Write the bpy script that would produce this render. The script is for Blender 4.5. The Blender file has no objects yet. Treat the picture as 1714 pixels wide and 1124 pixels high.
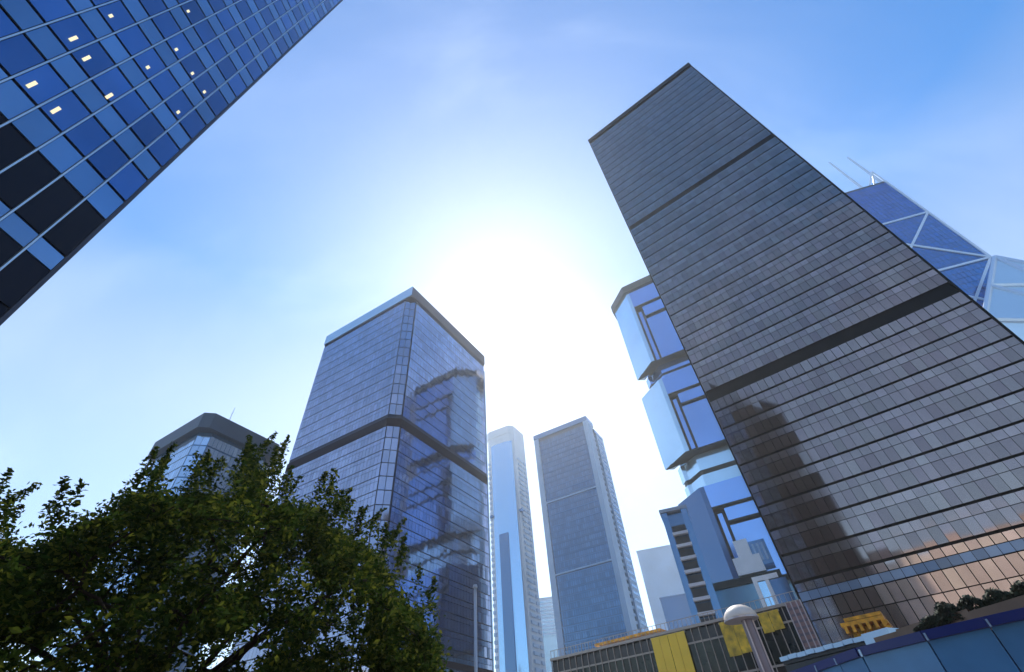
import bpy, bmesh, math, random
from mathutils import Vector, Matrix
random.seed(7)
SC = bpy.context.scene
COL = SC.collection
R = math.radians
EYE = 1.7

# ---------------------------------------------------------------- camera
cam_d = bpy.data.cameras.new('camera')
cam = bpy.data.objects.new('camera', cam_d); COL.objects.link(cam)
cam_d.sensor_width = 36; cam_d.lens = 16.09
cam_d.clip_start = 0.05; cam_d.clip_end = 9000
_r = Vector((.99557, .06654, -.06649)); _u = Vector((.09407, -.70425, .70369)); _f = Vector((0, .70683, .70739))
cam.matrix_world = Matrix(((_r.x, _u.x, -_f.x, 0), (_r.y, _u.y, -_f.y, 0), (_r.z, _u.z, -_f.z, EYE), (0, 0, 0, 1)))
SC.camera = cam
SC.view_settings.view_transform = 'Standard'; SC.view_settings.look = 'None'
SC.view_settings.gamma = 1; SC.view_settings.use_curve_mapping = False
SC.view_settings.exposure = 0.66
SC.cycles.use_denoising = True
SC.cycles.volume_bounces = 0
SC.cycles.max_bounces = 8
SC.cycles.transparent_max_bounces = 8
SC.cycles.sample_clamp_indirect = 8

# ---------------------------------------------------------------- sky and sun
SUN_EL, SUN_AZ = 48.6, -1.0
SAT_LOW, SAT_HIGH = 1.03, 2.1
w = bpy.data.worlds.new('World'); SC.world = w; w.use_nodes = True
nt = w.node_tree; nt.nodes.clear()
def N(t, **k):
    n = nt.nodes.new(t)
    for a, b in k.items(): setattr(n, a, b)
    return n
out = N('ShaderNodeOutputWorld'); bg = N('ShaderNodeBackground'); bg.inputs[1].default_value = 0.15
sky = N('ShaderNodeTexSky', sky_type='NISHITA', sun_disc=False, sun_elevation=R(SUN_EL), sun_rotation=R(SUN_AZ))
sky.air_density = 1.06; sky.dust_density = 0.1; sky.ozone_density = 3.0; sky.altitude = 0
hs = N('ShaderNodeHueSaturation'); hs.inputs['Saturation'].default_value = 1.5; hs.inputs['Value'].default_value = 1.0
nt.links.new(sky.outputs[0], hs.inputs['Color'])
# summer haze: the sky is paler towards the horizon all round, deeper overhead
tcn = N('ShaderNodeTexCoord'); sx = N('ShaderNodeSeparateXYZ'); nt.links.new(tcn.outputs['Generated'], sx.inputs[0])
smr = N('ShaderNodeMapRange', interpolation_type='SMOOTHSTEP'); smr.inputs[1].default_value = .5; smr.inputs[2].default_value = 1.0
smr.inputs[3].default_value = SAT_LOW; smr.inputs[4].default_value = SAT_HIGH
nt.links.new(sx.outputs['Z'], smr.inputs[0]); nt.links.new(smr.outputs[0], hs.inputs['Saturation'])
# aureole of the hazy air around the sun
dp = N('ShaderNodeVectorMath', operation='DOT_PRODUCT'); nrm = N('ShaderNodeVectorMath', operation='NORMALIZE')
nt.links.new(tcn.outputs['Generated'], nrm.inputs[0]); nt.links.new(nrm.outputs[0], dp.inputs[0])
dp.inputs[1].default_value = (math.sin(R(SUN_AZ)) * math.cos(R(SUN_EL)), math.cos(R(SUN_AZ)) * math.cos(R(SUN_EL)), math.sin(R(SUN_EL)))
def mth(op, a, b=None):
    n = N('ShaderNodeMath', operation=op)
    for i, q in enumerate((a, b)):
        if q is None: continue
        if isinstance(q, (int, float)): n.inputs[i].default_value = q
        else: nt.links.new(q, n.inputs[i])
    return n.outputs[0]
th = mth('ARCCOSINE', mth('MINIMUM', dp.outputs['Value'], .99999))
ex = mth('EXPONENT', mth('MULTIPLY', th, -1 / R(18.5)))
vm = N('ShaderNodeVectorMath', operation='SCALE'); vm.inputs[0].default_value = (4.8, 3.7, 1.6); nt.links.new(ex, vm.inputs['Scale'])
va = N('ShaderNodeVectorMath', operation='ADD'); nt.links.new(hs.outputs[0], va.inputs[0]); nt.links.new(vm.outputs[0], va.inputs[1])
# thin, soft wisps of high cloud
mp = N('ShaderNodeMapping'); mp.inputs['Rotation'].default_value = (.5, .3, .7); mp.inputs['Scale'].default_value = (1.0, 2.2, 1.3)
nz = N('ShaderNodeTexNoise'); nz.inputs['Scale'].default_value = 1.7; nz.inputs['Detail'].default_value = 5; nz.inputs['Roughness'].default_value = .5; nz.inputs['Distortion'].default_value = .6
nt.links.new(nrm.outputs[0], mp.inputs[0]); nt.links.new(mp.outputs[0], nz.inputs['Vector'])
wr = N('ShaderNodeMapRange', interpolation_type='SMOOTHSTEP'); wr.inputs[1].default_value = .45; wr.inputs[2].default_value = .75
wr.inputs[3].default_value = 0; wr.inputs[4].default_value = .65; nt.links.new(nz.outputs[0], wr.inputs[0])
wv = N('ShaderNodeVectorMath', operation='SCALE'); wv.inputs[0].default_value = (1, .95, .75); nt.links.new(wr.outputs[0], wv.inputs['Scale'])
wa = N('ShaderNodeVectorMath', operation='ADD'); nt.links.new(va.outputs[0], wa.inputs[0]); nt.links.new(wv.outputs[0], wa.inputs[1])
nt.links.new(wa.outputs[0], bg.inputs[0]); nt.links.new(bg.outputs[0], out.inputs[0])
sl = bpy.data.lights.new('sun', 'SUN'); sl.energy = 3.2; sl.angle = R(0.53); sl.color = (1, .95, .86)
so = bpy.data.objects.new('sun', sl); COL.objects.link(so)
sd = Vector((math.sin(R(SUN_AZ)) * math.cos(R(SUN_EL)), math.cos(R(SUN_AZ)) * math.cos(R(SUN_EL)), math.sin(R(SUN_EL))))
so.rotation_euler = sd.to_track_quat('Z', 'Y').to_euler(); so.location = (0, 0, 500)

# ---------------------------------------------------------------- materials
def mat(name, col, rough=.5, metal=0., var=0., spec=.5, noise=None, emit=None, bump=0., hue=0., ior=1.5):
    m = bpy.data.materials.new(name); m.use_nodes = True
    t = m.node_tree; b = t.nodes['Principled BSDF']
    b.inputs['Base Color'].default_value = (*col, 1); b.inputs['Roughness'].default_value = rough
    b.inputs['Metallic'].default_value = metal; b.inputs['Specular IOR Level'].default_value = spec
    b.inputs['IOR'].default_value = ior
    if emit:
        b.inputs['Emission Color'].default_value = (*emit[0], 1); b.inputs['Emission Strength'].default_value = emit[1]
    if var or noise:
        h = t.nodes.new('ShaderNodeHueSaturation'); h.inputs['Color'].default_value = (*col, 1)
        v = None
        if var:
            oi = t.nodes.new('ShaderNodeObjectInfo'); ge = t.nodes.new('ShaderNodeNewGeometry')
            ad = t.nodes.new('ShaderNodeMath'); ad.operation = 'ADD'
            t.links.new(oi.outputs['Random'], ad.inputs[0]); t.links.new(ge.outputs['Random Per Island'], ad.inputs[1])
            fr = t.nodes.new('ShaderNodeMath'); fr.operation = 'FRACT'; t.links.new(ad.outputs[0], fr.inputs[0])
            mr = t.nodes.new('ShaderNodeMapRange'); mr.inputs[3].default_value = 1 - var; mr.inputs[4].default_value = 1 + var
            t.links.new(fr.outputs[0], mr.inputs[0]); v = mr.outputs[0]
            if hue:
                m2 = t.nodes.new('ShaderNodeMath'); m2.operation = 'MULTIPLY'; m2.inputs[1].default_value = 7.31
                f2 = t.nodes.new('ShaderNodeMath'); f2.operation = 'FRACT'
                t.links.new(fr.outputs[0], m2.inputs[0]); t.links.new(m2.outputs[0], f2.inputs[0])
                m3 = t.nodes.new('ShaderNodeMapRange'); m3.inputs[3].default_value = .5 - hue; m3.inputs[4].default_value = .5 + hue
                t.links.new(f2.outputs[0], m3.inputs[0]); t.links.new(m3.outputs[0], h.inputs['Hue'])
        if noise:
            tc = t.nodes.new('ShaderNodeNewGeometry'); nz = t.nodes.new('ShaderNodeTexNoise')
            nz.inputs['Scale'].default_value = noise[0]; nz.inputs['Detail'].default_value = 6
            t.links.new(tc.outputs['Position'], nz.inputs['Vector'])
            mr2 = t.nodes.new('ShaderNodeMapRange'); mr2.inputs[1].default_value = .3; mr2.inputs[2].default_value = .7
            mr2.inputs[3].default_value = 1 - noise[1]; mr2.inputs[4].default_value = 1 + noise[1]
            t.links.new(nz.outputs[0], mr2.inputs[0])
            if v:
                mm = t.nodes.new('ShaderNodeMath'); mm.operation = 'MULTIPLY'
                t.links.new(v, mm.inputs[0]); t.links.new(mr2.outputs[0], mm.inputs[1]); v = mm.outputs[0]
            else: v = mr2.outputs[0]
            if bump:
                bp = t.nodes.new('ShaderNodeBump'); bp.inputs['Strength'].default_value = bump; bp.inputs['Distance'].default_value = .05
                t.links.new(nz.outputs[0], bp.inputs['Height']); t.links.new(bp.outputs[0], b.inputs['Normal'])
        t.links.new(v, h.inputs['Value']); t.links.new(h.outputs[0], b.inputs['Base Color'])
    return m

M = dict(
    lt_pane=mat('blue_glass', (.085, .19, .40), .04, .75, .24, noise=(.15, .2)),
    lt_span=mat('blue_spandrel_glass', (.17, .31, .50), .10, .7, .14, noise=(.15, .18)),
    lt_black=mat('black_louvre_glass', (.003, .006, .018), .35, 0, .1, spec=.15),
    lt_fin=mat('pale_metal_fin', (.52, .68, .82), .3, .45),
    lt_core=mat('dark_blue_frame', (.006, .010, .028), .6, spec=.2),
    lamp=mat('warm_lamp', (.5, .45, .3), .5, emit=((1, .84, .52), .62)),
    br_pane=mat('bronze_glass', (.365, .28, .25), .05, .88, .15, noise=(.12, .10), hue=.015),
    br_span=mat('bronze_spandrel', (.42, .33, .295), .12, .85, .14, noise=(.2, .1), hue=.012),
    br_core=mat('dark_bronze_frame', (.010, .008, .007), .5, noise=(.4, .2), spec=.2),
    br_base_bright=mat('brightened_bronze_glass', (.56, .46, .42), .06, .88, .16, noise=(.3, .1), hue=.012),  # lighter tint put in to brighten the tan reflection at the base
    br_strip=mat('blue_grey_louvre', (.25, .33, .44), .3, .5, .25),
    ct_pane=mat('violet_blue_glass', (.46, .47, .58), .06, .88, .12, noise=(.1, .1), hue=.01),
    ct_core=mat('navy_frame', (.03, .035, .06), .45),
    ct_belt=mat('dark_maroon_louvre', (.03, .018, .022), .6, .1, spec=.2),
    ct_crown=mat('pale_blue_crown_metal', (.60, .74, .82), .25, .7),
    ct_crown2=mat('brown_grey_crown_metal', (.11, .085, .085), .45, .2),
    slate=mat('slate_blue_glass', (.10, .22, .38), .15, .6, .18),
    slate_dk=mat('slate_frame', (.02, .04, .07), .5, spec=.3),
    pale=mat('pale_concrete', (.30, .42, .58), .6, noise=(.05, .12)),
    pale2=mat('white_concrete', (.62, .68, .76), .6, noise=(.05, .1)),
    skyglass=mat('sky_blue_glass', (.40, .64, .86), .08, .8, .05),
    deepglass=mat('deep_blue_glass', (.07, .16, .30), .12, .6),
    lip_front=mat('blue_mirror_cladding', (.30, .50, .85), .10, .88, .03, noise=(.05, .08)),
    lip_side=mat('pale_mirror_cladding', (.62, .82, .92), .14, .8, .03, noise=(.05, .08)),
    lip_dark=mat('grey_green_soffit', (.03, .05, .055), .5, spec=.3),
    lip_core=mat('blue_teal_core', (.22, .42, .56), .18, .6, noise=(.03, .1)),
    white=mat('white_enamel_panel', (.92, .92, .92), .35, .5, noise=(.5, .04)),
    dark=mat('dark_opening', (.012, .02, .03), .4),
    boc_glass=mat('cobalt_mirror_glass', (.05, .24, .56), .05, .92, .10, noise=(.02, .1)),
    boc_sky_pale=mat('sky_paled_mirror_glass', (.70, .88, .98), .3, .5, noise=(.02, .08)),  # pale colour stands for bright sky reflected in these facets
    boc_brace=mat('white_aluminium_brace', (.62, .74, .88), .3, .3),
    crown_grey=mat('grey_roof_crown', (.05, .07, .10), .5, noise=(.08, .15)),
    hexglass=mat('light_steel_glass', (.46, .62, .80), .1, .75, .12),
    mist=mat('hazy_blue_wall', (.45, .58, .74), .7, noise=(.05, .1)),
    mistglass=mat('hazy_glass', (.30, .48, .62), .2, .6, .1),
    asphalt=mat('asphalt', (.05, .05, .052), .85, noise=(3, .25), bump=.3),
    paving=mat('paving', (.22, .21, .20), .8, noise=(1.5, .2), bump=.2),
    paint=mat('road_paint', (.75, .75, .72), .6),
    yellow=mat('yellow_banner', (1, .62, .05), .55, noise=(.6, .06)),
    gold=mat('ochre_banner', (.62, .38, .02), .5, noise=(1.2, .5)),
    orange=mat('orange_metal', (.80, .36, .03), .4, .2, noise=(1.5, .4)),
    pod_pane=mat('dark_podium_glass', (.03, .024, .022), .1, .3, .4, noise=(.3, .3)),
    pod_green=mat('green_podium_glass', (.018, .022, .014), .14, .3, .35, noise=(.3, .4)),
    pod_frame=mat('pale_bronze_mullion', (.42, .34, .28), .4, .3),
    pillar=mat('purple_grey_cladding', (.22, .18, .20), .35, .3, noise=(.5, .15)),
    pillar_trim=mat('bright_trim', (.62, .55, .55), .35, .4),
    pink=mat('pinkish_stone', (.36, .23, .22), .5, noise=(1, .2)),
    beige=mat('beige_membrane', (.88, .74, .60), .5, noise=(.6, .08)),
    fb_blue=mat('blue_fascia_panel', (.08, .24, .46), .28, .1, .08, noise=(.4, .15)),
    fb_dark=mat('royal_blue_gutter', (.006, .018, .15), .35),
    fb_roof=mat('dark_roof_metal', (.03, .035, .04), .4, .3),
    fb_edge=mat('pale_blue_edge', (.40, .55, .70), .3, .4),
    bronze=mat('brown_bronze_fascia', (.17, .095, .055), .4, .2, noise=(.5, .2)),
    hedge=mat('dark_hedge', (.02, .035, .012), .8, noise=(2, .5)),
    steel=mat('galvanised_steel', (.55, .57, .6), .4, .5),
    mirror_dark=mat('dark_reflection_filler', (.045, .030, .022), .7, spec=.2, noise=(.2, .2)),  # colour of the added unseen masses that darken reflections
    stone=mat('beige_stone', (.76, .67, .59), .7, noise=(.2, .12)),
    bark=mat('bark', (.018, .013, .009), .9, spec=.08, noise=(6, .4), bump=.5),
)
# leaves: diffuse + translucent
def leaf_mat():
    m = bpy.data.materials.new('green_leaf'); m.use_nodes = True; t = m.node_tree; t.nodes.clear()
    o = t.nodes.new('ShaderNodeOutputMaterial'); mx = t.nodes.new('ShaderNodeMixShader'); mx.inputs[0].default_value = .5
    d = t.nodes.new('ShaderNodeBsdfDiffuse'); tr = t.nodes.new('ShaderNodeBsdfTranslucent')
    ge = t.nodes.new('ShaderNodeNewGeometry'); cr = t.nodes.new('ShaderNodeValToRGB')
    cr.color_ramp.elements[0].color = (.013, .028, .006, 1); cr.color_ramp.elements[1].color = (.11, .12, .016, 1)
    e = cr.color_ramp.elements.new(.6); e.color = (.030, .052, .009, 1)
    t.links.new(ge.outputs['Random Per Island'], cr.inputs[0])
    t.links.new(cr.outputs[0], d.inputs[0]); t.links.new(cr.outputs[0], tr.inputs[0])
    t.links.new(d.outputs[0], mx.inputs[1]); t.links.new(tr.outputs[0], mx.inputs[2]); t.links.new(mx.outputs[0], o.inputs[0])
    return m
M['leaf'] = leaf_mat()

# ---------------------------------------------------------------- helpers
def at(az, d, z=0.): return Vector((d * math.sin(R(az)), d * math.cos(R(az)), z))

def thing(name, label, cat, loc, az=None, group=None):
    """Empty at the base; az = compass direction of local +X (local +Y then points away, 90 deg anticlockwise)"""
    o = bpy.data.objects.new(name, None); COL.objects.link(o); o.empty_display_size = 1
    o.location = loc
    if az is not None: o.rotation_euler.z = R(90 - az)
    o['label'] = label; o['category'] = cat
    if group: o['group'] = group
    return o

class MB:
    def __init__(s): s.v = []; s.f = []
    def hexa(s, p):   # 8 points: bottom 4 ccw, top 4 ccw
        b = len(s.v); s.v += [tuple(q) for q in p]
        s.f += [(b, b+3, b+2, b+1), (b+4, b+5, b+6, b+7), (b, b+1, b+5, b+4), (b+1, b+2, b+6, b+5), (b+2, b+3, b+7, b+6), (b+3, b, b+4, b+7)]
        return s
    def box(s, x0, x1, y0, y1, z0, z1):
        return s.hexa([(x0, y0, z0), (x1, y0, z0), (x1, y1, z0), (x0, y1, z0), (x0, y0, z1), (x1, y0, z1), (x1, y1, z1), (x0, y1, z1)])
    def prism(s, poly, z0, z1, top=None):
        b = len(s.v); n = len(poly)
        top = top or poly
        z1 = z1 if isinstance(z1, (list, tuple)) else [z1] * n
        z0 = z0 if isinstance(z0, (list, tuple)) else [z0] * n
        s.v += [(x, y, z0[i]) for i, (x, y) in enumerate(poly)] + [(x, y, z1[i]) for i, (x, y) in enumerate(top)]
        s.f += [tuple(range(b + n - 1, b - 1, -1)), tuple(range(b + n, b + 2 * n))]
        for i in range(n):
            j = (i + 1) % n; s.f.append((b + i, b + j, b + n + j, b + n + i))
        return s
    def tube(s, a, b2, r0, r1=None, k=8):
        r1 = r0 if r1 is None else r1
        a = Vector(a); b2 = Vector(b2); d = (b2 - a).normalized()
        u = d.orthogonal().normalized(); v = d.cross(u); b = len(s.v)
        for (c, r) in ((a, r0), (b2, r1)):
            for i in range(k):
                t = 2 * math.pi * i / k; s.v.append(tuple(c + (u * math.cos(t) + v * math.sin(t)) * r))
        s.f += [(b+i, b+(i+1) % k, b+k+(i+1) % k, b+k+i) for i in range(k)]
        s.f += [tuple(range(b+k-1, b-1, -1)), tuple(range(b+k, b+2*k))]
        return s
    def beam(s, a, b2, n, wd, th):
        """flat bar from a to b2; n = outward normal, wd = width in the face, th = thickness along n"""
        a = Vector(a); b2 = Vector(b2); n = Vector(n).normalized(); d = (b2 - a).normalized(); q = d.cross(n) * (wd / 2)
        return s.hexa([a - q, a + q, a + q + n * th, a - q + n * th, b2 - q, b2 + q, b2 + q + n * th, b2 - q + n * th])
    def lathe(s, prof, k=24, cx=0, cy=0):
        b = len(s.v); m = len(prof)
        for (r, z) in prof:
            for i in range(k):
                t = 2 * math.pi * i / k; s.v.append((cx + r * math.cos(t), cy + r * math.sin(t), z))
        for j in range(m - 1):
            for i in range(k):
                s.f.append((b+j*k+i, b+j*k+(i+1) % k, b+(j+1)*k+(i+1) % k, b+(j+1)*k+i))
        s.f += [tuple(range(b+k-1, b-1, -1)), tuple(range(b+(m-1)*k, b+m*k))]
        return s
    def mesh(s, name):
        me = bpy.data.meshes.new(name); me.from_pydata(s.v, [], s.f); me.update(); return me
    def build(s, name, m, parent=None, kind=None, fix=True, smooth=False):
        me = s.mesh(name)
        if fix:
            bm = bmesh.new(); bm.from_mesh(me); bmesh.ops.recalc_face_normals(bm, faces=bm.faces); bm.to_mesh(me); bm.free()
        if smooth: me.polygons.foreach_set('use_smooth', [True] * len(me.polygons))
        me.materials.append(M[m])
        o = bpy.data.objects.new(name, me); COL.objects.link(o)
        if parent: o.parent = parent
        if kind: o['kind'] = kind
        return o

def structure(o): o['kind'] = 'structure'; return o

F = 766.
def project(p):
    q = p - Vector((0, 0, EYE)); z = q.dot(_f)
    if z <= .1: return None
    return 857 + F * q.dot(_r) / z, 562 - F * q.dot(_u) / z

class Face:
    """a vertical facade plane in a thing's frame: origin (x,y), direction angle (deg, local), outward normal to the right of the direction"""
    def __init__(s, root, x, y, ang):
        s.root = root; s.o = Vector((x, y, 0)); a = R(ang); s.a = a
        s.t = Vector((math.cos(a), math.sin(a), 0)); s.n = Vector((math.sin(a), -math.cos(a), 0))
        s.mw = Matrix.Translation(root.location) @ Matrix.Rotation(root.rotation_euler.z, 4, 'Z') @ Matrix.Diagonal((*root.scale, 1))
    def p(s, u, z, n=0.): return s.o + s.t * u + s.n * n + Vector((0, 0, z))
    def w(s, u, z): return s.mw @ s.p(u, z)
    def bar(s, mb, u0, u1, z0, z1, n0, n1):
        return mb.hexa([s.p(u0, z0, n1), s.p(u1, z0, n1), s.p(u1, z0, n0), s.p(u0, z0, n0),
                        s.p(u0, z1, n1), s.p(u1, z1, n1), s.p(u1, z1, n0), s.p(u0, z1, n0)])

MESHES = {}
def pieces(face, cells, name, m, th=.08, n=.0, jit=.25, limit=300, stuff=None, minpx=9.5):
    """panes: the largest in view become objects of their own, the rest one joined 'stuff' part"""
    sized = []
    for c in cells:
        u0, u1, z0, z1 = c
        cs = [project(face.w(u, z)) for u in (u0, u1) for z in (z0, z1)]
        px = 0
        if all(cs):
            cx = sum(q[0] for q in cs) / 4; cy = sum(q[1] for q in cs) / 4
            if -8 < cx < 1722 and -8 < cy < 1132:
                d1 = math.dist(cs[0], cs[1]); d2 = math.dist(cs[0], cs[2]); px = max(d1, d2) * 1.0 if min(d1, d2) > 4 else 0
        sized.append((px, c))
    sized.sort(key=lambda q: -q[0])
    big = [c for px, c in sized[:limit] if px >= minpx]
    rest = [c for px, c in sized[len(big):]]
    for (u0, u1, z0, z1) in big:
        wd, ht = u1 - u0, z1 - z0
        key = (round(wd, 2), round(ht, 2), m, th)
        if key not in MESHES:
            me = MB().box(-wd/2, wd/2, -th, 0, -ht/2, ht/2).mesh(name); me.materials.append(M[m]); MESHES[key] = me
        o = bpy.data.objects.new(name, MESHES[key]); COL.objects.link(o); o.parent = face.root
        o.location = face.p((u0+u1)/2, (z0+z1)/2, n - th * 0)
        o.rotation_euler = (R(random.gauss(0, jit)), 0, face.a + R(random.gauss(0, jit)))
    if rest:
        mb = MB()
        for (u0, u1, z0, z1) in rest:
            a = math.tan(R(random.gauss(0, jit))) * (u1-u0)/2; b = math.tan(R(random.gauss(0, jit))) * (z1-z0)/2
            q = [face.p(u0, z0, n+th-a-b), face.p(u1, z0, n+th+a-b), face.p(u1, z0, n), face.p(u0, z0, n),
                 face.p(u0, z1, n+th-a+b), face.p(u1, z1, n+th+a+b), face.p(u1, z1, n), face.p(u0, z1, n)]
            mb.hexa(q)
        mb.build(stuff or name, m, face.root, kind='stuff', fix=False)

def grid(u0, u1, nu, rows, gap):
    wd = (u1 - u0) / nu
    return [(u0 + i*wd + gap/2, u0 + (i+1)*wd - gap/2, a, b) for (a, b) in rows for i in range(nu)]

# ================================================================ ground
g = MB(); g.box(-1600, 1600, -1600, 1600, -.6, 0); structure(g.build('ground', 'paving'))
r = MB().box(-400, 400, -9, 9, .004, .02); ro = r.build('road', 'asphalt'); ro.rotation_euler.z = R(90 - 125); ro.location = at(34.9, 24); structure(ro)
mk = MB()
for i in range(-40, 40): mk.box(i*6, i*6+3, -.08, .08, .024, .028)
mo = mk.build('road_marking', 'paint'); mo.rotation_euler.z = ro.rotation_euler.z; mo.location = ro.location; structure(mo)
kb = MB().box(-400, 400, -9.45, -9.1, .004, .14).box(-400, 400, 9.1, 9.45, .004, .14)
ko = kb.build('kerb', 'pale'); ko.rotation_euler.z = ro.rotation_euler.z; ko.location = ro.location; structure(ko)

# ================================================================ left office tower (close, cropped)
T = thing('office_tower', 'close blue glass office tower with pale fins and lit lamps in the upper left corner', 'skyscraper', at(-81, 20.6), 9)
X0, X1, HT = -30., 7.45, 104.
MB().box(X0, X1 - .15, .12, 34, 0, HT).build('wall', 'lt_core', T)
fl = Face(T, 0, 0, 0)
DN = 20.6
def lz(h): return EYE + h * DN
NB = 31; BW = 1.195
us = [X1 - .1 - i * BW for i in range(NB + 1)]
vis, spn, blk = [], [], []
k = -6
zb = lz(1.1062)            # bottom of a tall row
PIT = .1935 * DN
for k in range(-7, 22):
    z0 = zb + k * PIT; zm = z0 + .1155 * DN; z1 = z0 + PIT
    if z0 < 1 or z1 > HT: continue
    for i in range(8):
        u1, u0 = us[i] - .06, us[i+1] + .06
        if k == -1:  # dark louvred storey
            blk.append((u0, u1, lz(.872), lz(1.0155)))
            spn.append((u0, u1, lz(1.0225), lz(1.1022)))
        elif k == -2:
            spn.append((u0, u1, lz(.822), lz(.866)))
            blk.append((u0, u1, z0 - .3, lz(.818)))
        elif k == -3:
            blk.append((u0, u1, z0 + .05, z1 - .4))
        else:
            vis.append((u0, u1, z0 + .10, zm - .10)); spn.append((u0, u1, zm + .09, z1 - .10))
pieces(fl, vis, 'window_pane', 'lt_pane', jit=.22, stuff='upper_glazing')
pieces(fl, spn, 'spandrel_panel', 'lt_span', jit=.22, stuff='upper_spandrels')
pieces(fl, blk, 'louvre_panel', 'lt_black', jit=.05, stuff='lower_louvres')
for i, u in enumerate(us[1:9]):
    m_ = MB(); fl.bar(m_, u - .032, u + .032, 1, HT, .0, .14); m_.build('fin', 'lt_fin', T)
m_ = MB(); fl.bar(m_, X1 - .15, X1 + .02, 1, HT, -.6, .12); m_.build('corner_trim', 'ct_core', T)
for (sx, hz) in ((.0893, 1.136), (.1435, 1.138), (.0882, 1.335), (.0473, 1.342), (.0336, 1.5245), (.1588, 1.5257), (.1689, 1.313), (.1562, 1.709), (.2258, 1.711), (.2823, 1.71), (.281, 1.519), (.0885, 1.906)):
    m_ = MB(); u = sx * DN; big = hz < 1.4
    fl.bar(m_, u - .07, u + .07, lz(hz) - (.30 if big else .16), lz(hz) + (.30 if big else .16), .085, .12); m_.build('ceiling_lamp', 'lamp', T)
MB().box(X0, us[8] - .1, -.25, .1, 0, HT).build('reflection_dark_wing', 'mirror_dark', T)  # added out of view to darken this tower's image in the bronze glass
MB().box(X0 - .3, X1 + .1, -.3, 34.3, HT, HT + 1.5).build('roof', 'lt_core', T)
fb = Face(T, X1 - .1, .2, 90)
pieces(fb, grid(.3, 33.5, 28, [(2 + j*4., 5.4 + j*4.) for j in range(25)], .12), 'side_glazing', 'lt_pane', limit=0)

# ================================================================ bronze tower
foot = at(34.9, 77)
T = thing('bronze_tower', 'huge leaning dark bronze glass tower with two black belts, filling the right of the view', 'skyscraper', foot, 124.9)
BX0, BX1, BH = -11.4, 27.3, 168.4
def hz_(h): return EYE + 77 * h
MB().box(BX0, BX1, .15, 36, 0, BH).build('wall', 'br_core', T)
fm = Face(T, 0, 0, 0)
NP = 32
PW = (BX1 - BX0) / NP
pit = .04555 * 77
base = hz_(.2276)
vis, spn = [], []
belts = [(hz_(.622), hz_(.648)), (hz_(1.372), hz_(1.39))]
starts = [base + pit * j for j in range(8)] + [belts[0][1] + .1 + pit * j for j in range(50)]
starts = [q for q in starts[:8]] + [q for q in starts[8:] if q + pit < belts[1][0] + 1.2] + [belts[1][1] + .1 + pit * j for j in range(30) if belts[1][1] + .1 + pit * (j + 1) < BH - 1.5]
for z in starts:
    for i in range(NP):
        u0 = BX0 + i * PW + .025; u1 = u0 + PW - .05
        zt_ = min(z + pit - .04, belts[1][0]) if z < belts[1][0] else z + pit - .04
        vis.append((u0, u1, z + .30, z + .64 * pit)); spn.append((u0, u1, z + .64 * pit + .08, zt_))
for i in range(NP):
    u0 = BX0 + i * PW + .04; spn.append((u0, u0 + PW - .08, base + 8 * pit + .3, belts[0][0]))
basep = []
for i in range(NP):
    u0 = BX0 + i * PW + .05; u1 = u0 + PW - .10
    basep.append((u0, u1, hz_(.2145), base - .05))
    basep.append((u0, u1, hz_(.172), hz_(.1985))); basep.append((u0, u1, hz_(.138), hz_(.1705)))
    basep.append((u0, u1, hz_(.09), hz_(.125)))
pieces(fm, basep, 'base_pane', 'br_base_bright', jit=.3)
pieces(fm, vis, 'window_pane', 'br_pane', jit=.28, stuff='upper_glazing')
pieces(fm, spn, 'spandrel_panel', 'br_span', jit=.28, stuff='upper_spandrels')
ls = []
for i in range(NP): ls.append((BX0 + i * PW + .03, BX0 + (i+1) * PW - .03, hz_(.2), hz_(.213)))
pieces(fm, ls, 'louvre_panel', 'br_strip', n=.12, jit=1.0)
for (a, b) in belts:
    MB().box(BX0 + .3, BX1 - .3, -.02, .1, a + .1, b - .1).build('belt', 'br_core', T)
m_ = MB(); m_.box(BX0 - .3, BX1 + .3, -.35, 36.3, BH - 2.2, BH)
m_.box(BX0 + 2, BX1 - 2, 3, 33, BH, BH + 1.2); m_.build('roof_parapet', 'br_core', T)
for s_ in (BX0 - .25, BX1): MB().box(s_, s_ + .25, -.22, .5, 0, BH - 2.3).build('corner_trim', 'br_core', T)
fsd = Face(T, BX0 + .02, 36, -90)
pieces(fsd, grid(.3, 35.5, 29, [(4 + j*pit, 4 + j*pit + 2.8) for j in range(46)], .12), 'side_glazing', 'br_pane', limit=0, stuff='side_glazing')

# podium of the bronze tower
T = thing('podium_block', 'low dark glass podium with yellow banners at the foot of the bronze tower', 'building', foot, 124.9)
PX0, PX1, PH = -51.8, -11.75, 17.1
MB().box(PX0, PX1, .1, 34, 0, PH).build('wall', 'br_core', T)
fp = Face(T, 0, 0, 0)
MB().box(PX0 - .2, PX1, -.35, 34, PH, PH + .35).build('roof_edge', 'pod_frame', T)
n_ = 34; w_ = (PX1 - PX0) / n_
pieces(fp, grid(PX0, PX1, n_, [(15.55, 16.85)], .14), 'upper_pane', 'pod_pane', jit=.6)
pieces(fp, grid(PX0, PX1, n_, [(11.4, 15.2)], .16), 'window_pane', 'pod_green', jit=.6)
pieces(fp, grid(PX0, PX1, n_, [(6.4, 10.9), (1.4, 6.)], .16), 'window_pane', 'pod_pane', jit=.6)
for i in range(n_ + 1):
    m_ = MB(); u = PX0 + i * w_; fp.bar(m_, u - .045, u + .045, .5, PH, .1, .28); m_.build('mullion', 'pod_frame', T)
for z0 in (15.25, 11.0):
    m_ = MB(); fp.bar(m_, PX0, PX1, z0, z0 + .22, .08, .2); m_.build('transom', 'pod_frame', T)
mb = MB().box(PX0, PX1, -.2, -.14, PH + 1.35, PH + 1.42)
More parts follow.
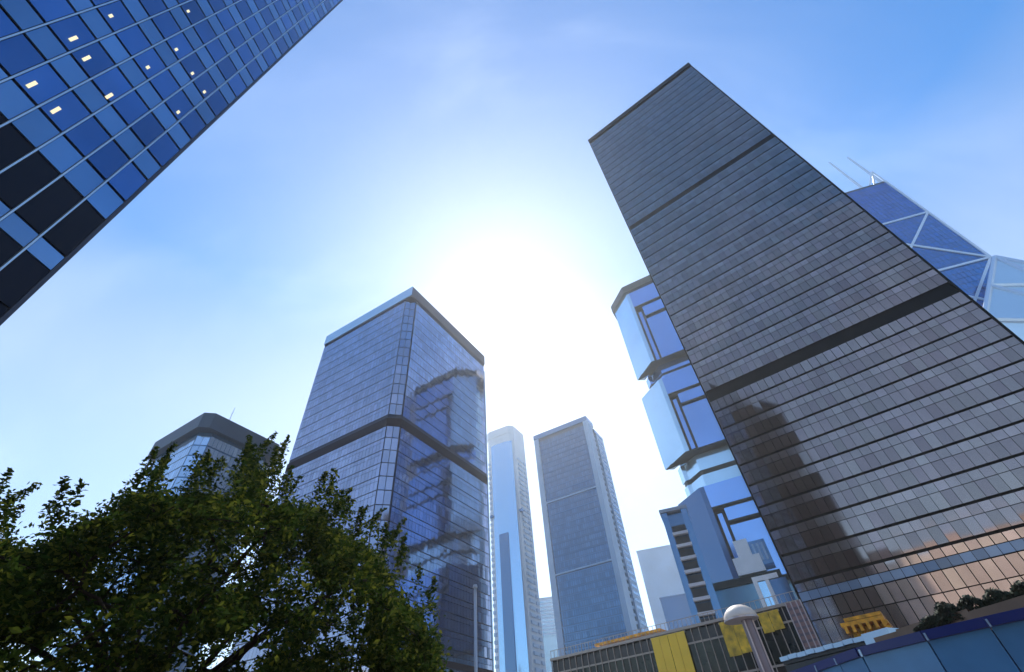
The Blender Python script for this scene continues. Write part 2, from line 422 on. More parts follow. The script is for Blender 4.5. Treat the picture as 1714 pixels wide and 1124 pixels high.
for i in range(60): x_ = PX0 + i * (PX1 - PX0) / 59; mb.box(x_ - .03, x_ + .03, -.2, -.14, PH + .35, PH + 1.35)
mb.build('railing', 'pod_frame', T)
def banner(label, u0, u1, z0, z1, m, n):
    t = thing('banner', label, 'banner', foot, 124.9, 'yellow banners on the podium')
    k = max(2, int((u1-u0) / 1.2)); wv = (u1-u0)/k
    mb = MB()
    for i in range(k):
        d = .05 * (i % 2)
        mb.box(u0 + i*wv + .03, u0 + (i+1)*wv - .03, -.42 - d, -.34 - d, z0 + .1 * ((i * 37) % 3), z1)
    mb.build('cloth', m, t)
    MB().box(u0 - .1, u1 + .1, -.34, -.28, z1 - .2, z1 + .05).build('rail', 'pod_frame', t)
banner('wide bright yellow banner hanging left of the others on the dark podium', -33.4, -28.0, 9.5, 16.95, 'yellow', 4)
banner('mottled ochre banner hanging directly left of the purple column', -22.8, -19.3, 12.9, 16.9, 'gold', 3)
banner('short ochre banner hanging directly right of the purple column', -17.4, -14.6, 14.6, 16.9, 'gold', 2)
# orange stepped portal
t = thing('entrance_canopy', 'gold orange stepped canopy over the entrance under the bronze tower', 'canopy', foot, 124.9)
m_ = MB()
m_.box(-8.2, -3.6, -2.2, -.4, 13.3, 13.7).box(-7.6, -3.6, -2.2, -.4, 13.75, 14.1)
for i in range(6): m_.box(-8. + i*.8, -7.65 + i*.8, -2.3, -.4, 12.6, 13.28)
m_.build('roof', 'orange', t)
m_ = MB()
for i in range(5): m_.box(-3.9, -3.4, -2.3, -.4, 10.6 + i*.55, 11.0 + i*.55)
m_.build('side_ribs', 'orange', t)
MB().box(-7.6, -4, -.6, -.36, 12., 13.2).build('back_panel', 'gold', t)
# roof shelter on podium
t = thing('roof_shelter', 'long low orange tinted shelter on the left end of the podium roof', 'shelter', foot, 124.9)
MB().box(-45, -33, 3, 8, 18.35, 18.7).build('roof', 'orange', t)
for x in (-44, -39, -34): MB().box(x-.1, x+.1, 3.2, 3.4, 17.45, 18.35).build('post', 'pod_frame', t)

# domed canopy and pillars before the podium
b_ = at(20.7, 58)
t = thing('domed_canopy', 'beige dome shaped canopy on a thick purple grey column before the podium', 'canopy', b_)
prof = [(1.6, 12.7), (1.62, 12.85), (1.55, 13.1), (1.32, 13.45), (1.0, 13.7), (.6, 13.88), (.1, 13.95)]
MB().lathe(prof, 28, -.2, 0).build('dome', 'beige', t, smooth=True)
MB().lathe([(1.68, 12.6), (1.68, 12.71)], 28, -.2, 0).build('rim', 'pillar_trim', t)
b2 = MB().tube((.55, 0, 0), (.3, 0, 12.6), .62, .55, 20); b2.build('column', 'pillar', t, smooth=False)
for dx in (-.42, .42):
    MB().tube((.55 + dx, -.5, 0), (.3 + dx, -.46, 12.5), .07, .07, 6).build('column_trim', 'pillar_trim', t)
t = thing('ribbed_pylon', 'slim pinkish ribbed pylon with bright edge strips to the right of the domed canopy', 'pylon', at(25.7, 56), 124.9)
MB().box(-.6, .6, -.3, .3, 0, 12.9).build('shaft', 'pink', t)
for x in (-.68, -.2, .3, .68):
    MB().box(x - .05, x + .05, -.4, -.31, 0, 12.95).build('edge_strip', 'pillar_trim', t)
for k in range(16):
    pass
m_ = MB()
for k in range(24): m_.box(-.6, .6, -.36, -.305, .3 + k*.52, .5 + k*.52)
m_.build('rib_band', 'pillar', t, kind='stuff')

# ================================================================ blue footbridge, dark canopy and planter (lower right)
pts = [at(18, 49), at(22, 44.5), at(25.5, 41), at(29.2, 37.7), at(34.3, 36.1), at(38.7, 35.5), at(43, 35.2), at(50, 35)]
t = thing('blue_footbridge', 'curved footbridge clad in large blue panels with a royal blue gutter, lower right corner', 'footbridge', at(36, 36))
def off(mb, a, b, n0, n1, z0, z1):
    d = (b - a); d.z = 0; d.normalize(); nn = Vector((-d.y, d.x, 0))
    if nn.dot(a) > 0: nn = -nn     # towards the viewer
    L = t.location
    q = [a + nn*n1, b + nn*n1, b + nn*n0, a + nn*n0]
    mb.hexa([(p.x - L.x, p.y - L.y, z0) for p in q] + [(p.x - L.x, p.y - L.y, z1) for p in q])
dense = []
for a, b in zip(pts, pts[1:]):
    n = max(1, round((b - a).length / 2.6))
    for i in range(n): dense.append(a.lerp(b, i / n))
dense.append(pts[-1])
for a, b in zip(dense, dense[1:]):
    e = (b - a).normalized() * .03
    mb = MB(); off(mb, a + e, b - e, 0, .12, 2.2, 5.98); mb.build('fascia_panel', 'fb_blue', t)
    mb = MB(); off(mb, a, b, -.3, .34, 6.0, 6.42); mb.build('gutter', 'fb_dark', t)
    c0 = a.lerp(b, .02); c1 = a.lerp(b, .05)
    mb = MB(); off(mb, c0, c1, .34, .40, 5.96, 6.30); mb.build('bracket', 'fb_edge', t)
    mb = MB(); off(mb, a + e, b - e, .121, .15, 4.05, 4.10); mb.build('seam_strip', 'fb_dark', t)
mb = MB()
for a, b in zip(dense, dense[1:]): off(mb, a, b, -4.2, -.05, 2.3, 5.9)
mb.build('deck', 'fb_dark', t)
for az_ in (24, 33, 42):
    p = at(az_, 40) - t.location; MB().tube((p.x, p.y, 0), (p.x, p.y, 2.3), .45, .45, 14).build('pier', 'pale', t)

t = thing('walkway_canopy', 'long black walkway canopy with a pale edge and light blue end box', 'canopy', at(26, 50))
A = at(22.7, 52); B = at(30.0, 48.5)
mb = MB(); off(mb, A, B, -1.5, .0, 7.9, 8.25); mb.build('roof', 'fb_roof', t)
n = 9
for i in range(n):
    a = A.lerp(B, i / n); b = A.lerp(B, (i + .93) / n)
    mb = MB(); off(mb, a, b, .0, .25, 8.12 + .03*(i % 2), 8.42 + .03*(i % 2)); mb.build('edge_panel', 'fb_edge', t)
mb = MB(); off(mb, A, B, -1.4, -.1, 6.6, 7.85); mb.build('underside', 'fb_roof', t)
a2 = B; b3 = at(32.1, 47.5)
mb = MB(); off(mb, a2, b3, -1.6, .3, 7.55, 8.5); mb.build('end_box', 'fb_edge', t)
mb = MB(); off(mb, a2, b3, -1.5, .1, 6.6, 7.5); mb.build('end_box_shadow_gap', 'fb_roof', t)
for az_ in (23.5, 27, 31): 
    p = at(az_, 51) - t.location; MB().tube((p.x, p.y, 0), (p.x, p.y, 6.6), .2, .2, 10).build('post', 'fb_roof', t)

t = thing('bronze_terrace_wall', 'curved brown bronze terrace wall between the bronze tower and the blue footbridge', 'wall', at(38, 45))
tp = [(30.6, 47, 7.3, 7.9), (32.5, 46, 7.0, 8.0), (35, 44.5, 7.0, 7.9), (38, 43, 7.0, 7.75), (42, 41.5, 7., 7.6), (48, 40, 7., 7.6), (54, 39.5, 7., 7.6)]
for (a0, d0, l0, h0), (a1, d1, l1, h1) in zip(tp, tp[1:]):
    mb = MB(); off(mb, at(a0, d0), at(a1, d1), -.5, 0, 2.5, h0 + .1); mb.build('wall_panel', 'bronze', t)
t2 = thing('hedge', 'dark clipped hedge growing on top of the brown terrace wall', 'hedge', at(40, 44))
t = t2
mb = MB()
for i in range(9000):
    f = random.random(); a_ = 33.8 + f * 20; d_ = 44.2 - 3.6 * f + random.uniform(-.3, .5)
    lump = .35 * abs(math.sin(f * 34)) + .5
    z_ = 7.6 + random.random() * lump * min(1, f * 8) * 1.3
    c_ = at(a_, d_, z_) - Vector((t.location.x, t.location.y, 0))
    u_ = Vector((random.gauss(0, 1), random.gauss(0, 1), random.gauss(0, 1))).normalized() * .16
    v_ = u_.orthogonal().normalized() * .10
    b = len(mb.v); mb.v += [tuple(c_ - u_), tuple(c_ + v_), tuple(c_ + u_), tuple(c_ - v_)]; mb.f.append((b, b+1, b+2, b+3))
mb.build('foliage', 'hedge', t, fix=False)

# ================================================================ centre glass tower
K = .85
Q = Vector((-38.5 * K, 115.3 * K, EYE * (1 - K)))
T = thing('violet_glass_tower', 'violet blue glass tower with a dark belt and chamfered corner right below the sun', 'skyscraper', Q, 118)
T.scale = (K, K, K)
WL, WR, CH = 48.5, 51.2, 3.0          # left face length (towards -x), right face length (towards +y)
poly = [(-WL, .12), (-CH, .12), (-.12, CH), (-.12, WR), (-WL, WR)]
MB().prism(poly, -.3, 144.4).build('wall', 'ct_core', T)
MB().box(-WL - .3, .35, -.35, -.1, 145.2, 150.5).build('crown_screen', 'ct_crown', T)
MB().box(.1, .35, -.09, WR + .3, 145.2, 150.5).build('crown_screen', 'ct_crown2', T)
MB().box(-WL - .2, .05, -.05, WR + .2, 144.6, 149).build('roof', 'ct_core', T)
fl = Face(T, -WL, 0, 0); fr_ = Face(T, 0, CH + .2, 90); fc = Face(T, -CH + .1, .0 - .1 + .0, 45)
pitc = 4.2
rows = []
for j in range(-12, 22):
    z0 = 55.1 + 4.2 * j
    if z0 < 1 or abs(z0 - 84.5) < .3 or z0 + 4.2 > 144.6: continue
    rows.append((z0 + .22, z0 + 4.14))
rows2 = []
for a, b in rows: rows2 += [(a, a + 2.55), (a + 2.65, b)]
NL, NR = 32, 33
pieces(fl, grid(.1, WL - CH, NL, rows2, .09), 'window_pane', 'ct_pane', jit=.35, minpx=10)
pieces(fr_, grid(.1, WR - CH - .4, NR, rows2, .09), 'window_pane', 'ct_pane', jit=.18, stuff='right_glazing', limit=0)
cl = math.hypot(CH, CH)
pieces(fc, grid(.15, cl - .15, 2, rows, .16), 'corner_pane', 'ct_pane', jit=.5)
MB().prism([(-WL - .1, -.2), (-CH - .1, -.2), (.2, CH - .1), (.2, WR), (.0, WR), (-.1, CH), (-CH, -.05), (-WL, -.05)], 84.6, 87.6).build('belt', 'ct_belt', T)
MB().prism([(-WL - .1, -.2), (-CH - .1, -.2), (.2, CH - .1), (.2, WR), (.0, WR), (-.1, CH), (-CH, -.05), (-WL, -.05)], 26, 27.4).build('belt', 'ct_belt', T)
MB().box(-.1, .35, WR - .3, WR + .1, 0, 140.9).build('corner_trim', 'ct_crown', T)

# ================================================================ grey slab tower
Pg = Vector((48.7, 291.3, 0))
T = thing('grey_slab_tower', 'slate blue slab tower with pale corner columns, right of the slender tower', 'skyscraper', Pg, 118)
GW, GH = 44.3, 200
MB().box(-GW, 0, .2, 14, 0, GH - 3).box(-GW, -4, 14, 34, 0, GH - 7).build('wall', 'slate_dk', T)
fg = Face(T, -GW, 0, 0)
rows = [(3 + j*3.9, 3 + j*3.9 + 2.9) for j in range(49)]
rows = [rr for k_, rr in enumerate(rows) if k_ not in (12, 24, 36)]
pieces(fg, grid(4.5, GW - 2.2, 26, rows, .25), 'window_pane', 'slate', limit=0, jit=.5, stuff='front_glazing')
mb = MB()
for j in range(49): mb.box(-GW + 3.6, -2, -.45, .1, 1.9 + j*3.9, 2.6 + j*3.9)
mb.build('storey_ledge', 'slate', T, kind='stuff')
MB().box(-GW, -GW + 4, -.6, .2, 0, GH - 2).build('corner_column', 'pale', T)
MB().box(-2, 1.2, -.6, 9, 0, GH - 1).build('corner_column', 'pale', T)
MB().box(-.5, 1.2, 15, 29, 0, GH - 6).build('corner_column', 'pale', T)
MB().box(-GW - .2, 1.3, -.7, 12, GH - 4, GH).box(-GW, 1.3, 12.1, 29, GH - 8, GH - 5).build('roof_parapet', 'slate', T)
for k_ in (12, 24, 36): MB().box(-GW + 3.6, -2, -.7, -.46, 3.2 + k_*3.9, 4.1 + k_*3.9).build('belt', 'pale', T)
pieces(fg, grid(4.5, GW - 2.2, 26, [(3 + k_*3.9, 5.9 + k_*3.9) for k_ in (12, 24, 36)], .25), 'window_pane', 'slate', limit=0, jit=.5, stuff='belt_glazing')
mb = MB()
for j in range(48):
    mb.box(-1.2, .5, 9.3, 14.6, 3 + j*3.9, 4.4 + j*3.9)
mb.build('balcony', 'pale', T, kind='stuff')
mb = MB()
for j in range(48): mb.box(1.18, 1.3, 17, 26.5, 4 + j*3.9, 5.8 + j*3.9)
mb.build('window_band', 'slate', T, kind='stuff')

# ================================================================ slender pale tower
Ps = Vector((-12.0, 367.6, 0))
T = thing('slender_tower', 'slender pale blue tower with light ladder like edges squeezed between two larger towers', 'skyscraper', Ps, 115)
SH = 250
bod = [(-24, 3), (-20, 0), (0, 0), (4, 3), (5, 22), (1, 27), (-20, 27), (-24, 22)]
MB().prism(bod, 0, SH - 8).build('wall', 'pale2', T)
MB().prism([(x*1.03 - .2, y*1.03 - .6) for x, y in bod], SH - 8, SH).build('crown', 'pale2', T)
MB().prism([(-19, -.4), (-15, -1.6), (-4, -1.6), (2.6, .4), (2.6, 1), (-19, 1)], 20, SH - 17).build('glass_bay', 'skyglass', T)
MB().prism([(-13.5, -2.4), (-5.6, -2.4), (-5.6, -1.62), (-13.5, -1.62)], 0, 150).build('dark_reflection_bay', 'slate', T)  # darker slab stands for a building mirrored in the glass
mb = MB(); mb2 = MB()
for j in range(46):
    z0 = 8 + j*4.6
    if z0 > SH - 22: break
    mb.box(-22.6, -20.2, -.35, 1.5, z0, z0 + 2.2)
    mb2.box(3.9, 5.3, 6 , 14, z0, z0 + 2.2)
    mb2.box(4.4, 5.6, 16 , 20, z0, z0 + 2.2)
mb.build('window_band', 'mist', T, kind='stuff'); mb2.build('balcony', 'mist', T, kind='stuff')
MB().box(-22, -19.5, -1.6, 0, 166, 168).build('ledge', 'slate', T)
MB().box(4, 6.2, 2, 5, 166, 168).build('ledge', 'slate', T)

# ================================================================ hexagonal-roofed tower (left, behind the tree)
Ph = Vector((-104.3, 120.4, 0))
T = thing('grey_crowned_tower', 'glass tower with a thick dark grey roof crown rising behind the tree', 'skyscraper', Ph, 119)
HW, HD = 34, 30
def cham(x0, x1, y0, y1, c): return [(x0 + c, y0), (x1 - c, y0), (x1, y0 + c), (x1, y1 - c), (x1 - c, y1), (x0 + c, y1), (x0, y1 - c), (x0, y0 + c)]
MB().prism(cham(-HW + 2, -1.8, 1.8, HD - 2, 3), 0, 94.6).build('wall', 'slate', T)
MB().prism(cham(-HW, .3, -.3, HD, 2.5), 94.6, 100.3).build('crown', 'crown_grey', T)
MB().prism(cham(-HW + 4, -4, 4, HD - 4, 2.5), 100.3, 101.5).build('roof', 'crown_grey', T)
fh = Face(T, -HW + 5, 1.75, 0); fh2 = Face(T, -1.75, 4.8, 90); fh3 = Face(T, -4.8, 1.8, 45)
rws = [(2.5 + j*3.8, 2.5 + j*3.8 + 3.3) for j in range(24)]
pieces(fh, grid(0, HW - 9.8, 16, rws, .14), 'window_pane', 'hexglass', jit=.5, limit=0, stuff='front_glazing')
pieces(fh2, grid(0, HD - 9.8, 14, rws, .14), 'window_pane', 'hexglass', jit=.5, limit=0, stuff='side_glazing')
pieces(fh3, grid(.1, 4.2, 2, rws, .14), 'window_pane', 'hexglass', jit=.5, limit=0, stuff='corner_glazing')
MB().tube((-.5, 7.5, 100.3), (-.5, 7.5, 106), .14, .06, 6).tube((-1.2, 7.5, 103.6), (.3, 7.5, 103.6), .07, .07, 5).build('antenna', 'steel', T)

# ================================================================ modular mirror tower (koala-like clusters)
A_ = at(18.4, 178); B_ = at(21.2, 168); C_ = at(25.2, 163.5)
T = thing('modular_mirror_tower', 'blue mirror tower of stacked jutting blocks partly behind the bronze tower', 'skyscraper', B_, 116.5)
mi = (Matrix.Translation(B_) @ Matrix.Rotation(T.rotation_euler.z, 4, 'Z')).inverted()
la = mi @ A_; lc = mi @ C_
ax, ay = la.x, la.y
MB().prism([(ax + 4.6, ay + 4.2), (3.0, 5.8), (30, 5.8), (34, 12), (30, 28), (2, 28), (ax + 4.6, 20)], 0, 183).build('core', 'lip_core', T)
MB().prism([(ax - 1, ay - .3), (-.6, -1.), (31, -1.), (36, 12), (31, 30), (2, 30), (ax - 1, 21)], 181.5, 186).build('crown', 'lip_dark', T)
def module(z0, z1, sx, front, side, low=False):
    m0 = thing_part('module', T)
    h = z1 - z0
    ax2, ay2 = ax + sx, ay
    # side face slab (left chamfer) and back body
    MB().prism([(ax2, ay2), (0, 0), (1.6, .0), (1.6, 4), (ax2 + 3, ay2 + 2)], z0, z1).build('side_block', side, m0)
    # recessed front body
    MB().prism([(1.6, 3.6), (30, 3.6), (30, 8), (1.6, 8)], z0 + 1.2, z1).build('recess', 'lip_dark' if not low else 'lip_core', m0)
    # top bar, hook bar, big lower block
    MB().box(1.62, 30, 0, 3.59, z1 - .24*h, z1).build('upper_block', front, m0)
    MB().box(5.2, 30, .3, 3.58, z1 - .41*h, z1 - .28*h).build('hook_block', front, m0)
    MB().box(8.2, 30, 2.6, 3.57, z1 - .46*h, z1 - .415*h).build('slot', 'lip_dark', m0)
    MB().box(5.0, 30, .1, 3.59, z0, z1 - .465*h).build('lower_block', front, m0)
    MB().box(2.4, 3.9, 2.2, 3.58, z0 + 1.3, z1 - .30*h).build('channel', front, m0)
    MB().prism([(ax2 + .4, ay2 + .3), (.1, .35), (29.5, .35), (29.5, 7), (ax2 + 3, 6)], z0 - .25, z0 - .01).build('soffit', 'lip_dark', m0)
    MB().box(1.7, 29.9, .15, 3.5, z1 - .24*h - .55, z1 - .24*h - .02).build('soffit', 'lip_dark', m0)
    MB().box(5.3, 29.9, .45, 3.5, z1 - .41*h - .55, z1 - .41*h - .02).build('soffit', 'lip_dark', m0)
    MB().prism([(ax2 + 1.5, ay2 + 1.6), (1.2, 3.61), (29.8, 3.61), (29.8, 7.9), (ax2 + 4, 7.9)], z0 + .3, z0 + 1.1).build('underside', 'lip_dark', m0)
    return m0
def thing_part(name, parent):
    o = bpy.data.objects.new(name, None); COL.objects.link(o); o.parent = parent; return o
module(134, 181.4, 0, 'lip_front', 'lip_side')
module(88.5, 123.5, -.9, 'lip_front', 'lip_side')
module(42.5, 74, -.6, 'lip_front', 'deepglass')  # darker side colour stands for a reflection on this block
# necks between the modules
for (z0, z1) in ((123.6, 133.6), (74.2, 88.1)):
    m_ = MB()
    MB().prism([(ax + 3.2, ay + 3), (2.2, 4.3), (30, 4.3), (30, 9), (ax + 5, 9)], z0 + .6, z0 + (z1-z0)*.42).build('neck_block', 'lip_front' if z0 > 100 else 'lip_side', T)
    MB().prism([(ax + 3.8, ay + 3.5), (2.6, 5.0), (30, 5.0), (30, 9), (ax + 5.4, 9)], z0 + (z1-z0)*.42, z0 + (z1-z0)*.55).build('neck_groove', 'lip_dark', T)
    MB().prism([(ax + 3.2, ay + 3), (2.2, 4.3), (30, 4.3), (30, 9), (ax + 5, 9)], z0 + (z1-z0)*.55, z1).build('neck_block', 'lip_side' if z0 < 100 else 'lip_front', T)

# small tower with dark stacked openings
Pw = at(16.0, 122)
T = thing('small_stair_tower', 'narrow tower with one column of dark openings, left of the mirror tower', 'building', Pw, 108)
MB().box(0, 1.4, 0, 9, 0, 50).box(4.9, 6.4, -.2, 9, 0, 50).box(1.41, 4.89, 1.0, 9, 0, 49.8).build('wall', 'slate', T)
MB().box(-.3, 6.6, -.4, 9.2, 50, 50.8).build('roof', 'pale', T)
for k_ in range(11):
    z0 = 46.5 - k_ * 2.9
    MB().box(1.5, 4.8, .5, .99, z0 - 1.75, z0).build('opening', 'dark', T)
    MB().box(1.3, 5.0, -.55, .49, z0 - 2.45, z0 - 1.8).build('sill', 'pale2', T)

# white structures on the mirror tower's base
T = thing('white_roof_pavilion', 'stepped bright white roof pavilion before the foot of the mirror tower', 'pavilion', at(21.8, 136), 115)
MB().box(0, 6.6, 0, 6, 36.5, 40.5).build('lower_block', 'white', T)
MB().box(1.6, 5, .5, 6, 40.5, 44.6).build('upper_block', 'white', T)
MB().box(5.05, 9, 1, 6, 38, 43.8).build('side_block', 'slate', T)
for k_ in range(3): MB().box(5.6 + k_*1.1, 6.1 + k_*1.1, .8, .99, 39, 43).build('window', 'fb_edge', T)
MB().box(-8.5, 9.5, 1, 9, 0, 36.4).build('base', 'lip_core', T)
MB().box(-8.6, 9.5, .4, .98, 34.6, 36.2).build('soffit', 'lip_dark', T)
T = thing('white_framed_lift_tower', 'white framed glass lift tower just below the white roof pavilion', 'building', at(22.9, 128), 115)
MB().box(0, .9, 0, 4, 24, 33.6).build('frame_post', 'white', T)
MB().box(.92, 5.6, 0, 4, 32.6, 33.6).build('frame_top', 'white', T)
MB().box(2.6, 3.4, -.1, 4, 26, 32.55).build('frame_post', 'white', T)
MB().box(.92, 2.58, .5, 4, 24, 32.5).build('glass', 'skyglass', T)
MB().box(3.42, 7, .5, 4, 24, 32.5).build('glass', 'deepglass', T)
MB().box(-.2, 7.4, -.6, 5, 21.5, 25.4).build('balcony', 'white', T)
MB().box(-.1, 9, 0, 6, 0, 21.4).build('base', 'slate', T)

# ================================================================ braced prism tower with two masts
E_ = at(58.2, 335)
T = thing('braced_prism_tower', 'cobalt glass prism tower with white cross braces and two thin masts behind the bronze tower', 'skyscraper', E_, 104)
# local x: towards the lower right; front face runs to -x
HB = 303
MB().prism([(-52, 0), (0, 0), (0, 52), (-52, 52)], 0, [303 - 52*0, 303, 303, 303]).build('shaft', 'slate_dk', T)
fz = Face(T, -52, .0, 0)
pieces(fz, grid(.2, 51.8, 20, [(3 + j*4.2, 3 + j*4.2 + 3.95) for j in range(71)], .18), 'window_pane', 'boc_glass', th=.04, jit=.3, limit=0, stuff='mirror_glazing')
nf = (0, -1, 0)
lv = [303 - 4, 258, 206, 154, 102, 50]
mb_l = []
def brace(a, b, wd=1.4): MB().beam((a[0], -.05, a[1]), (b[0], -.05, b[1]), nf, wd, .6).build('brace', 'boc_brace', T)
for z0 in lv[1:]: brace((-52, z0), (0, z0), 1.4)
for z0, z1 in zip(lv[1:], lv[2:]):
    brace((0, z0), (-52, z1)); brace((-52, z0), (0, z1))
MB().box(-.9, .5, -.7, -.06, 0, 303).build('edge_brace', 'boc_brace', T)
# open roof frame and masts
m_ = MB().tube((-10, 4, 303), (0, 0, 318), .6).tube((0, 0, 318), (0, 0, 303), .6).tube((0, 0, 318), (-1, 16, 303), .6)
m_.build('roof_frame', 'boc_brace', T)
for (a0, te_) in ((56.2, 1.062), (57.9, 1.03)):
    d_ = 340
    p = (Matrix.Translation(E_) @ Matrix.Rotation(T.rotation_euler.z, 4, 'Z')).inverted() @ at(a0, d_)
    MB().tube((p.x, p.y, 303), (p.x, p.y, EYE + te_ * d_), 1.3, .8, 6).build('mast', 'boc_brace', T)
# lower pale prism in front, with slanted glass top
E2 = at(58.4, 320)
T = thing('pale_slanted_prism', 'pale mirror glass prism with bright white edges right of the cobalt tower', 'skyscraper', E2, 104)
pA = (-46, -16, 120); pT = (0, 0, EYE + .606 * 320); pR = (26, -4, 150)
mb = MB()
b = [(-46, -16, 0), (26, -34, 0), (40, 10, 0), (-30, 12, 0)]
mb.v = b + [(-46, -16, 146), (26, -34, 96), (40, 10, 150), (-30, 12, 152), pT]
mb.f = [(0, 1, 5, 4), (1, 2, 6, 5), (2, 3, 7, 6), (3, 0, 4, 7), (4, 5, 8), (5, 6, 8), (6, 7, 8), (7, 4, 8), (3, 2, 1, 0)]
mb.build('shaft', 'boc_sky_pale', T)
for a, b_2 in (((-46, -16, 146), pT), ((26, -34, 96), pT), ((40, 10, 150), pT), ((-46, -16, 146), (26, -34, 96)), ((26, -34, 96), (26, -34, 0)), (pT, (-10, -25, 121)), ((-23, -8, 171), (13, -17, 146)), ((-23, -8, 171), (-10, -25, 121)), ((13, -17, 146), (-10, -25, 121))):
    MB().tube(a, b_2, 1.3, 1.3, 6).build('edge_brace', 'boc_brace', T)

# ================================================================ far hazy buildings
def far(name, label, az0, az1, d, h, m, az_f=110, strips=True, dep=25):
    a = at(az0, d); wdt = d * math.tan(R(az1 - az0))
    t = thing(name, label, 'building', a, az_f)
    MB().box(0, wdt, 0, dep, 0, h).build('wall', m, t)
    if strips:
        mb = MB(); k = int(h / 4)
        for j in range(1, k): mb.box(.6, wdt - .6, -.25, -.01, j*4, j*4 + 2)
        mb.build('window_band', 'mistglass', t, kind='stuff')
    MB().box(-.4, wdt + .4, -.5, dep + .4, h, h + 1.2).build('roof', m, t)
    return t
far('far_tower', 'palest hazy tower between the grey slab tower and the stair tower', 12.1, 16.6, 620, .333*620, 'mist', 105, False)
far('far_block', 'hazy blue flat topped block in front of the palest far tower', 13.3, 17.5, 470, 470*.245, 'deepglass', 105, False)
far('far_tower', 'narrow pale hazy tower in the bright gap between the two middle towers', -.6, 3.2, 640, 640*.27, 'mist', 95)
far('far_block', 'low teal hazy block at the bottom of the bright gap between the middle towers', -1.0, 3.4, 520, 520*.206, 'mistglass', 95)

# stone building and an added dark block behind the viewer, only in the glass
T = thing('beige_stone_block', 'beige sunlit stone office block mirrored in the bronze tower base', 'building', at(34.9, -38.7) + at(124.9, -16), 124.9)
MB().box(0, 95, -30, 0, 0, 47.5).build('wall', 'stone', T)

T = thing('added_dark_block', 'added unseen dark brown block that darkens the mirror image at the left edge of the bronze tower', 'skyscraper', at(155, 138), 60)
MB().box(-22, 22, -20, 20, 0, 150).build('wall', 'mirror_dark', T)  # added out of view so the mirrored left tower turns dark
MB().box(-18, 18, -16, 16, 150, 155).build('roof', 'br_core', T)

# ================================================================ lamp post
T = thing('lamp_post', 'thin pale lamp post standing before the violet glass tower', 'lamp post', at(-6.9, 21))
MB().tube((0, 0, 0), (0, 0, 7.9), .075, .055, 12).build('pole', 'steel', T, smooth=True)
MB().lathe([(.12, 0), (.12, .5), (.08, .6)], 12).build('base', 'steel', T)
MB().lathe([(.06, 7.9), (.1, 7.95), (.07, 8.05)], 12).build('cap', 'steel', T)

# ================================================================ tree
TC = at(-37.5, 17)
T = thing('leafy_tree', 'broad dark green leafy tree with backlit leaves, lower left', 'tree', TC)
prof = [(-75, .30), (-60, .36), (-54, .37), (-52.3, .40), (-50.5, .35), (-48.9, .36), (-47.9, .405), (-46.5, .40), (-45.5, .44), (-43.6, .50), (-41.5, .46), (-39.8, .505), (-37.5, .49), (-35.6, .56),
        (-34, .57), (-31.7, .555), (-30, .50), (-27.5, .50), (-25.4, .52), (-23.2, .47), (-21, .44), (-18.1, .42), (-15.5, .37), (-13.4, .325), (-11, .28), (-9.7, .22), (-8.5, .12)]
def top_te(az_):
    for (a, b), (c, d) in zip(prof, prof[1:]):
        if a <= az_ <= c: return b + (d - b) * (az_ - a) / (c - a)
    return 0
rt = random.Random(11)
skel = MB()
def limb(a, b, r0, r1, k=7): skel.tube(a, b, r0, r1, k)
base_ = Vector((0, 0, 0)); fork = Vector((.3, .1, 2.6))
limb(base_, fork, .34, .26, 12)
HOLES = [(-29, .20, 4, .035), (-21, .20, 3.5, .04), (-24, .27, 1.5, .02), (-50, .20, 2.5, .03), (-44, .17, 1.5, .02)]
clumps = []
tries = 0
while len(clumps) < 860 and tries < 90000:
    tries += 1
    a_ = rt.uniform(-72, -9.8); d_ = rt.gauss(16.5, 3.0)
    if d_ < 10.5 or d_ > 24: continue
    rc = rt.uniform(.35, .9)
    dl = math.degrees(rc * .75 / d_)
    tt = min(top_te(a_), top_te(a_ - dl), top_te(a_ + dl)) - .04
    zt = EYE + tt * d_
    z_ = rt.uniform(2.9, zt) 
    if rt.random() < .35: z_ = zt - rt.uniform(.0, .5) - rc*.4
    wp = at(a_, d_, z_)
    ed = wp - Vector((TC.x, TC.y, 5.3))
    if math.hypot(ed.x / 12.5, ed.y / 10) > 1.05: continue
    if (z_ + rc * .9 - EYE) / d_ > tt + .005: continue
    # sparse openings low in the crown
    tz = (z_ - EYE) / d_
    gap = any(abs(a_ - ga) / gw + abs(tz - gt) / gh < 1 for ga, gt, gw, gh in HOLES)
    if gap and rt.random() < .8: continue
    clumps.append((wp - Vector((TC.x, TC.y, 0)), rc))
# primary limbs
prim = []
for i in range(11):
    an = 2 * math.pi * i / 11 + rt.uniform(-.2, .2); rr = rt.uniform(2.4, 5.2)
    p = Vector((math.cos(an) * rr * 1.25, math.sin(an) * rr, rt.uniform(4.2, 7)))
    mid = fork.lerp(p, .5) + Vector((rt.uniform(-.4, .4), rt.uniform(-.4, .4), .5))
    limb(fork - Vector((0, 0, .1)), mid, .13, .08); limb(mid, p, .08, .04); prim += [mid, p, mid.lerp(p, .5)]
nodes = [(p, 0) for p in prim]
for c, rc in sorted(clumps, key=lambda q: (q[0] - fork).length):
    q, dep = min(nodes, key=lambda v: (v[0] - c).length * (1 + .06 * v[1]) + .25 * rt.random())
    m2 = q.lerp(c, .5) + Vector((rt.uniform(-.2, .2), rt.uniform(-.2, .2), rt.uniform(-.05, .25)))
    r0 = .05 * .74 ** dep
    limb(q, m2, max(r0, .012), max(r0 * .8, .01), 5); limb(m2, c, max(r0 * .8, .01), .008, 5)
    if dep < 7: nodes.append((c, dep + 1))
skel.build('trunk', 'bark', T, fix=False)
lf = MB(); V = lf.v; Fc = lf.f
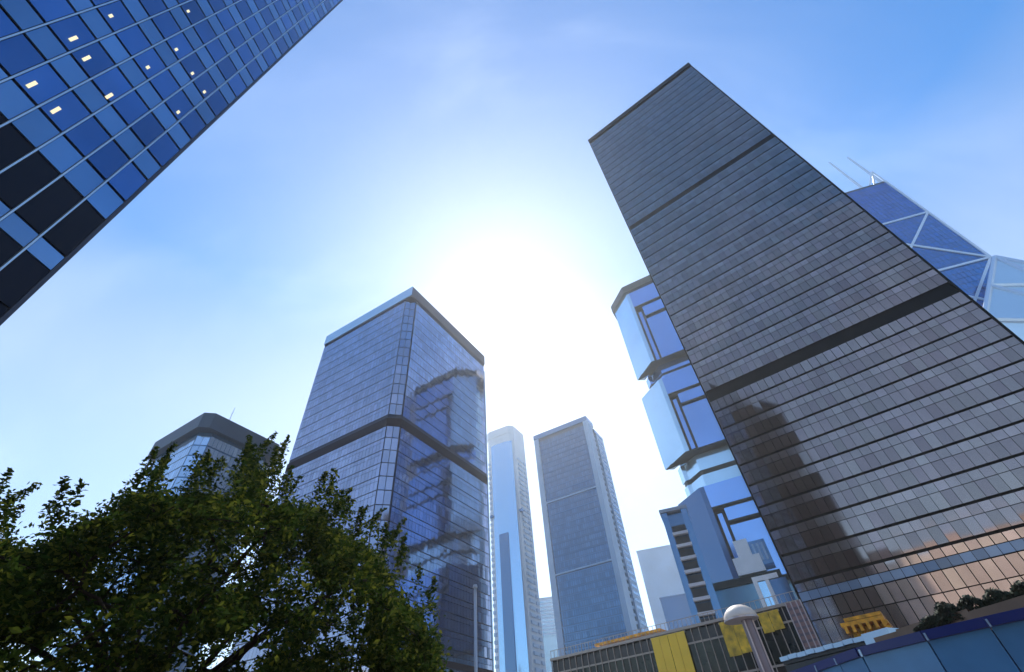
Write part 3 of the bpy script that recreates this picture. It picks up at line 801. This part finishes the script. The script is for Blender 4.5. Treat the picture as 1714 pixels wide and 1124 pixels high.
def leaf(c, s):
    u = Vector((rt.gauss(0, 1), rt.gauss(0, 1), rt.gauss(0, .7))).normalized()
    v = Vector((rt.gauss(0, 1), rt.gauss(0, 1), rt.gauss(0, 1))).cross(u).normalized()
    b = len(V); n = u.cross(v) * s * .18
    V.extend((tuple(c - u*s), tuple(c + v*s*.5 + n), tuple(c + u*s), tuple(c - v*s*.5 + n)))
    Fc.append((b, b+1, b+2)); Fc.append((b, b+2, b+3))
for c, rc in clumps:
    # twigs with leaves; each clump a ragged spray
    for k_ in range(rt.randint(6, 13)):
        d = Vector((rt.gauss(0, 1), rt.gauss(0, 1), rt.gauss(.35, .8))).normalized() * rc * rt.uniform(.5, 1.15)
        for j in range(rt.randint(18, 27)):
            f = rt.random() ** .7
            p = c + d * f + Vector((rt.gauss(0, .11), rt.gauss(0, .11), rt.gauss(0, .11)))
            leaf(p, rt.uniform(.038, .098))
for k_ in range(60):
    a_ = rt.uniform(-56, -11) if k_ > 14 else (-52.3, -47.6, -43.6, -43.2, -39.6, -35.2, -34.4, -33.6, -32.2, -31.5, -25.4, -25.8, -21, -18, -45)[k_] + rt.uniform(-.5, .5); d_ = rt.uniform(14, 18); tt = top_te(a_)
    hgt = rt.uniform(.6, 1.2) if k_ > 14 else rt.uniform(1.3, 1.9); c = at(a_, d_, EYE + tt * d_ - hgt * .75) - Vector((TC.x, TC.y, 0))
    lean = Vector((rt.gauss(0, .25), rt.gauss(0, .25), 1)) * hgt
    for j in range(int(110 * hgt)):
        f = rt.random(); leaf(c + lean * f + Vector((rt.gauss(0, .13), rt.gauss(0, .13), rt.gauss(0, .1))) * (1.25 - f), rt.uniform(.05, .095))
lf.build('crown', 'leaf', T, fix=False)

# ================================================================ haze
hz = MB().box(-1700, 1700, -1700, 1700, -2, 380).build('haze', 'white', None, kind='stuff')
hm = bpy.data.materials.new('haze_air'); hm.use_nodes = True; t_ = hm.node_tree; t_.nodes.clear()
ho = t_.nodes.new('ShaderNodeOutputMaterial'); hv = t_.nodes.new('ShaderNodeVolumePrincipled')
hv.inputs['Color'].default_value = (.90, .95, 1, 1); hv.inputs['Density'].default_value = .00025; hv.inputs['Anisotropy'].default_value = .6
t_.links.new(hv.outputs[0], ho.inputs['Volume'])
hz.data.materials.clear(); hz.data.materials.append(hm)
